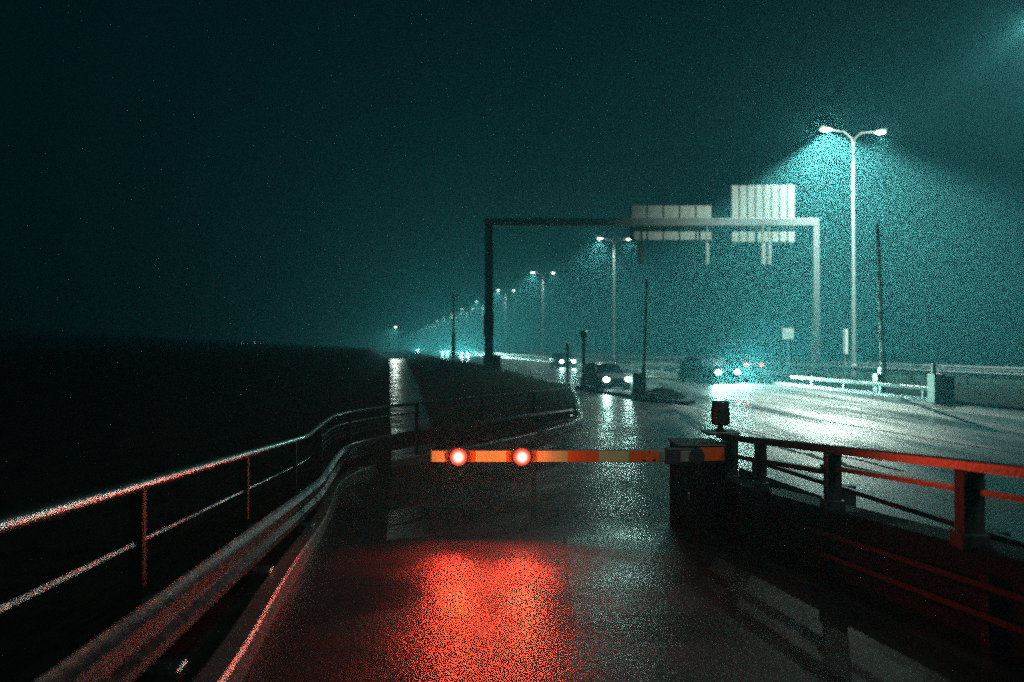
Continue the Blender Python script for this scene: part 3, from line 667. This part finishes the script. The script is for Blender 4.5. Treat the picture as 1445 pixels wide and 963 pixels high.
# ================================================================ cars
def make_car(paint, name='car', L=4.3, W=1.76, Hh=1.46, lights='head', energy=120, van=False, cone=64):
    """nose towards -Y, centred on x, wheels on z=0"""
    t = thing(name, '', 'car')
    # body: profile stations (y, z_low, z_high, halfwidth)
    st = [(-2.12, .34, .55, .55), (-2.08, .27, .66, .70), (-1.9, .2, .74, .80), (-1.5, .18, .82, .86), (-.9, .17, .92, .88), (0, .17, .95, .88), (1.0, .17, .97, .88), (1.7, .19, .96, .86), (2.0, .24, .9, .80), (2.12, .34, .78, .66)]
    if van: st = [(y, a, b+.18, c_) for y, a, b, c_ in st]
    bm = bmesh.new(); rings = []
    for y, a, b_, hw in st:
        pr = [(-hw*.9, a), (-hw, a+.1), (-hw*1.02, (a+b_)/2), (-hw*.97, b_-.08), (-hw*.8, b_), (0, b_+.03), (hw*.8, b_), (hw*.97, b_-.08), (hw*1.02, (a+b_)/2), (hw, a+.1), (hw*.9, a)]
        rings.append([bm.verts.new((x, y, z)) for x, z in pr])
    for a, c_ in zip(rings, rings[1:]):
        for i in range(11): bm.faces.new((a[i], a[(i+1) % 11], c_[(i+1) % 11], c_[i]))
    bm.faces.new(rings[0]); bm.faces.new(rings[-1][::-1])
    bd = obj('body', bm, paint, t, True)
    up = .18 if van else 0
    cs = [(-1.0, .9, .78), (-.35, 1.36, .64), (.2, 1.44, .62), (1.1, 1.40, .61), (1.75, .95, .72)] if not van else [(-1.35, 1.05, .8), (-.75, 1.68, .70), (.2, 1.78, .69), (1.6, 1.74, .68), (2.02, 1.0, .78)]
    bm = bmesh.new(); prev = None
    top = [(bm.verts.new((-hw, y, z)), bm.verts.new((0, y, z+.03)), bm.verts.new((hw, y, z))) for y, z, hw in cs]
    bot = [(bm.verts.new((-.80, y, .9+up)), bm.verts.new((.80, y, .9+up))) for y, z, hw in cs]
    for i in range(len(cs)-1):
        a, c_ = top[i], top[i+1]
        bm.faces.new((a[0], a[1], c_[1], c_[0])); bm.faces.new((a[1], a[2], c_[2], c_[1]))
        bm.faces.new((a[0], c_[0], bot[i+1][0], bot[i][0])); bm.faces.new((a[2], bot[i][1], bot[i+1][1], c_[2]))
    obj('windows', bm, M['glass'], t, False)
    bm = bmesh.new(); P = [Vector((0, y, z+.025)) for y, z, hw in cs[1:-1]]; HW = [hw for y, z, hw in cs[1:-1]]
    rr = []
    for p, hw in zip(P, HW): rr.append([bm.verts.new(p+Vector((s*hw*1.02, 0, dz))) for s, dz in ((-1, -.06), (-.93, .0), (0, .035), (.93, .0), (1, -.06))])
    for a, c_ in zip(rr, rr[1:]):
        for i in range(4): bm.faces.new((a[i], a[i+1], c_[i+1], c_[i]))
    obj('roof', bm, paint, t, True)
    bm = bmesh.new()
    for s in (-1, 1):
        for a, c_ in ((0, 1), (3, 4)):
            tube(bm, [(s*(cs[a][2]+.01 if a else .80), cs[a][0], cs[a][1]+.0), (s*(cs[c_][2]+.01 if c_ < 4 else .78), cs[c_][0], cs[c_][1])], .035, 6)
        tube(bm, [(s*.81, .25, .9+up), (s*.645, .25, cs[2][1]-.03)], .035, 6)
    obj('pillars', bm, paint, t)
    for sx in (-1, 1):
        for y in (-1.35, 1.32):
            T = Matrix.Translation((sx*.80, y, .31)) @ Matrix.Rotation(R(90)*sx, 4, 'Y')
            bm = bmesh.new(); lathe(bm, [(.2, -.1), (.3, -.1), (.315, -.07), (.315, .07), (.3, .1), (.2, .1)], 22, T); wh = obj('wheel', bm, M['tyre'], t, True)
            bm = bmesh.new(); lathe(bm, [(.2, .06), (.19, .1), (.07, .085), (.06, .105), (0, .105)], 10, T); obj('rim', bm, M['chrome'], wh, True)
        bm = bmesh.new(); bx(bm, sx*.97-.09, sx*.97+.09, -.75, -.63, .9+up, 1.03+up, .03); obj('mirror', bm, paint, t)
        hz = .62+up*.6
        bm = bmesh.new(); lathe(bm, [(.0, .03), (.08, .02), (.115, 0), (.115, -.05)], 14, Matrix.Translation((sx*.60, -2.13, hz)) @ Matrix.Rotation(R(90), 4, 'X') @ Matrix.Scale(1.4, 4, (1, 0, 0))); hl = obj('headlight', bm, M['headlens'] if lights == 'head' else M['chrome'], t, True)
        if lights == 'head':
            ld = bpy.data.lights.new('headlight_beam', 'SPOT'); ld.energy = energy; ld.color = HEAD_RGB; ld.spot_size = R(cone); ld.spot_blend = .8; ld.shadow_soft_size = .06
            o = bpy.data.objects.new('headlight_beam', ld); o.location = (sx*.60, -2.2, hz); o.rotation_euler = (R(-84), 0, 0); o.rotation_euler = (R(84), 0, R(180)); link(o, hl)
        bm = bmesh.new(); bx(bm, sx*.62-.13, sx*.62+.13, 2.05, 2.12, .72+up, .84+up, .02); tl = obj('tail_light', bm, M['tail'] if lights == 'tail' else M['reflector'], t)
        if lights == 'tail':
            ld = bpy.data.lights.new('tail_glow', 'POINT'); ld.energy = 14; ld.color = (1, .06, .03); ld.shadow_soft_size = .05
            o = bpy.data.objects.new('tail_glow', ld); o.location = (sx*.62, 2.2, .78+up); link(o, tl)
    bm = bmesh.new(); bx(bm, -.4, .4, -2.15, -2.1, .42, .6, .015); obj('grille', bm, M['darksteel'], t)
    bm = bmesh.new(); bx(bm, -.82, .82, -2.16, -1.95, .24, .36, .03); obj('bumper', bm, M['darksteel'], t)
    bm = bmesh.new(); bx(bm, -.26, .26, -2.185, -2.165, .33, .44, .005); obj('number_plate', bm, M['car_white'], t)
    return t
def put(t, px, y, rz, label, sc_=1):
    t.location = (GX(px, y)-math.sin(rz)*2.1*sc_, y+math.cos(rz)*2.1*sc_, .0); t.rotation_euler = (0, 0, rz); t['label'] = label; t.scale = (sc_,)*3
    t['group'] = 'cars on the foggy highway'; return t
# headlights of a car heading to the camera must face -Y: spot default looks -Z; rotate so that -Z -> -Y
def fix_spots(t):
    for ch in t.children_recursive:
        if ch.type == 'LIGHT' and ch.name.startswith('headlight_beam'): ch.rotation_euler = (R(86), 0, R(180))
c1 = make_car(M['car_grey'], energy=150); put(c1, 871, 30.9, R(11), 'grey car with lit headlights turning into the slip road behind the traffic island', .86)
c2 = make_car(M['car_dark'], energy=4200, cone=100); put(c2, 1027, 37.5, R(16), 'dark car with glaring headlights and its wheel showing, above the warning beacon')
c3 = make_car(M['car_white'], energy=350); put(c3, 801, 65, R(9), 'oncoming car with lit headlights behind the thin post at the slip road')
c4 = make_car(M['car_dark'], lights='tail'); put(c4, 1064, 48, R(12), 'car driving away with two small red tail lights', .95)
c4.rotation_euler = (0, 0, R(192))
for px, y, e, lab in ((656, 150, 9000, 'far oncoming car whose headlights flare brightest, between the dark gantry post and the slim mast'),
                      (628, 190, 8000, 'far oncoming car flaring just left of the slim dark mast'),
                      (589, 300, 9000, 'farthest oncoming car, a small flare low at the left end of the lamp string')):
    c = make_car(M['car_grey'], energy=e); put(c, px, y, R(10), lab)
for o in list(col.objects):
    if o.type == 'LIGHT' and o.name.startswith('headlight_beam'): o.rotation_euler = (R(-85), 0, 0)

# ================================================================ small things
for p_, z_, k in (((-1.33, 3.05), .26, 0), ((-1.35, 2.75), .2, 1)):
    pass

# rough grass on the verge and on the mound: silhouettes against the glow
bm = bmesh.new()
def blade(x, y, z, h):
    a = random.uniform(0, 6.28); w_ = h*.07; dx, dy = math.cos(a)*w_, math.sin(a)*w_; lx, ly = random.uniform(-.4, .4)*h, random.uniform(-.4, .4)*h
    vs = [bm.verts.new(c) for c in ((x-dx, y-dy, z), (x+dx, y+dy, z), (x+dx*.6+lx*.4, y+dy*.6+ly*.4, z+h*.6), (x+lx, y+ly, z+h), (x-dx*.6+lx*.4, y-dy*.6+ly*.4, z+h*.6))]
    bm.faces.new(vs)
for k in range(5200):
    y = 13+50*random.random()**1.5; a = PX(y)+.9+.006*y
    if y < 17: a = max(a, -1.0+(y-12.6)*.55); b_ = max(a+.2, .35+(y-14.5)*.45)
    else: b_ = 2.0 if y < 33 else 2.2-(y-33)*.17-.3
    b_ = min(b_, max([p.x for p in KERB if abs(p.y-y) < .5] or [9])-.25)
    if b_ <= a: continue
    x = random.uniform(a, b_); t_ = (x-a)/(b_-a); hh = min(1, max(0, (y-18)/14))*.55
    if math.sin(x*2.1+y*.9)+math.sin(y*.37) < random.uniform(-1.6, .9): continue
    blade(x, y, .1+hh*math.sin(math.pi*t_)**.7*.95, random.uniform(.06, .22)+.003*y)
for k in range(700):
    a = random.uniform(0, 6.28); r = random.random()**.6
    blade(5.6+math.cos(a)*r*.9, 25.6+math.sin(a)*r*1.2, .1+.28*(1-r**1.5), random.uniform(.05, .2))
tag(obj('grass', bm, M['grass']), kind='stuff')
# ================================================================ haze (air)
bm = bmesh.new(); bx(bm, -900, 700, -60, 1200, -1.5, 60)
hz = obj('haze', bm, None); tag(hz, kind='stuff')
m = bpy.data.materials.new('fog'); m.use_nodes = True; t = m.node_tree
for n in list(t.nodes):
    if n.type == 'BSDF_PRINCIPLED': t.nodes.remove(n)
v = t.nodes.new('ShaderNodeVolumePrincipled'); v.inputs['Color'].default_value = (.21, .86, 1, 1)
v.inputs['Density'].default_value = HAZE_DENSITY; v.inputs['Anisotropy'].default_value = .55
t.links.new(v.outputs[0], t.nodes['Material Output'].inputs['Volume'])
hz.data.materials.append(m)
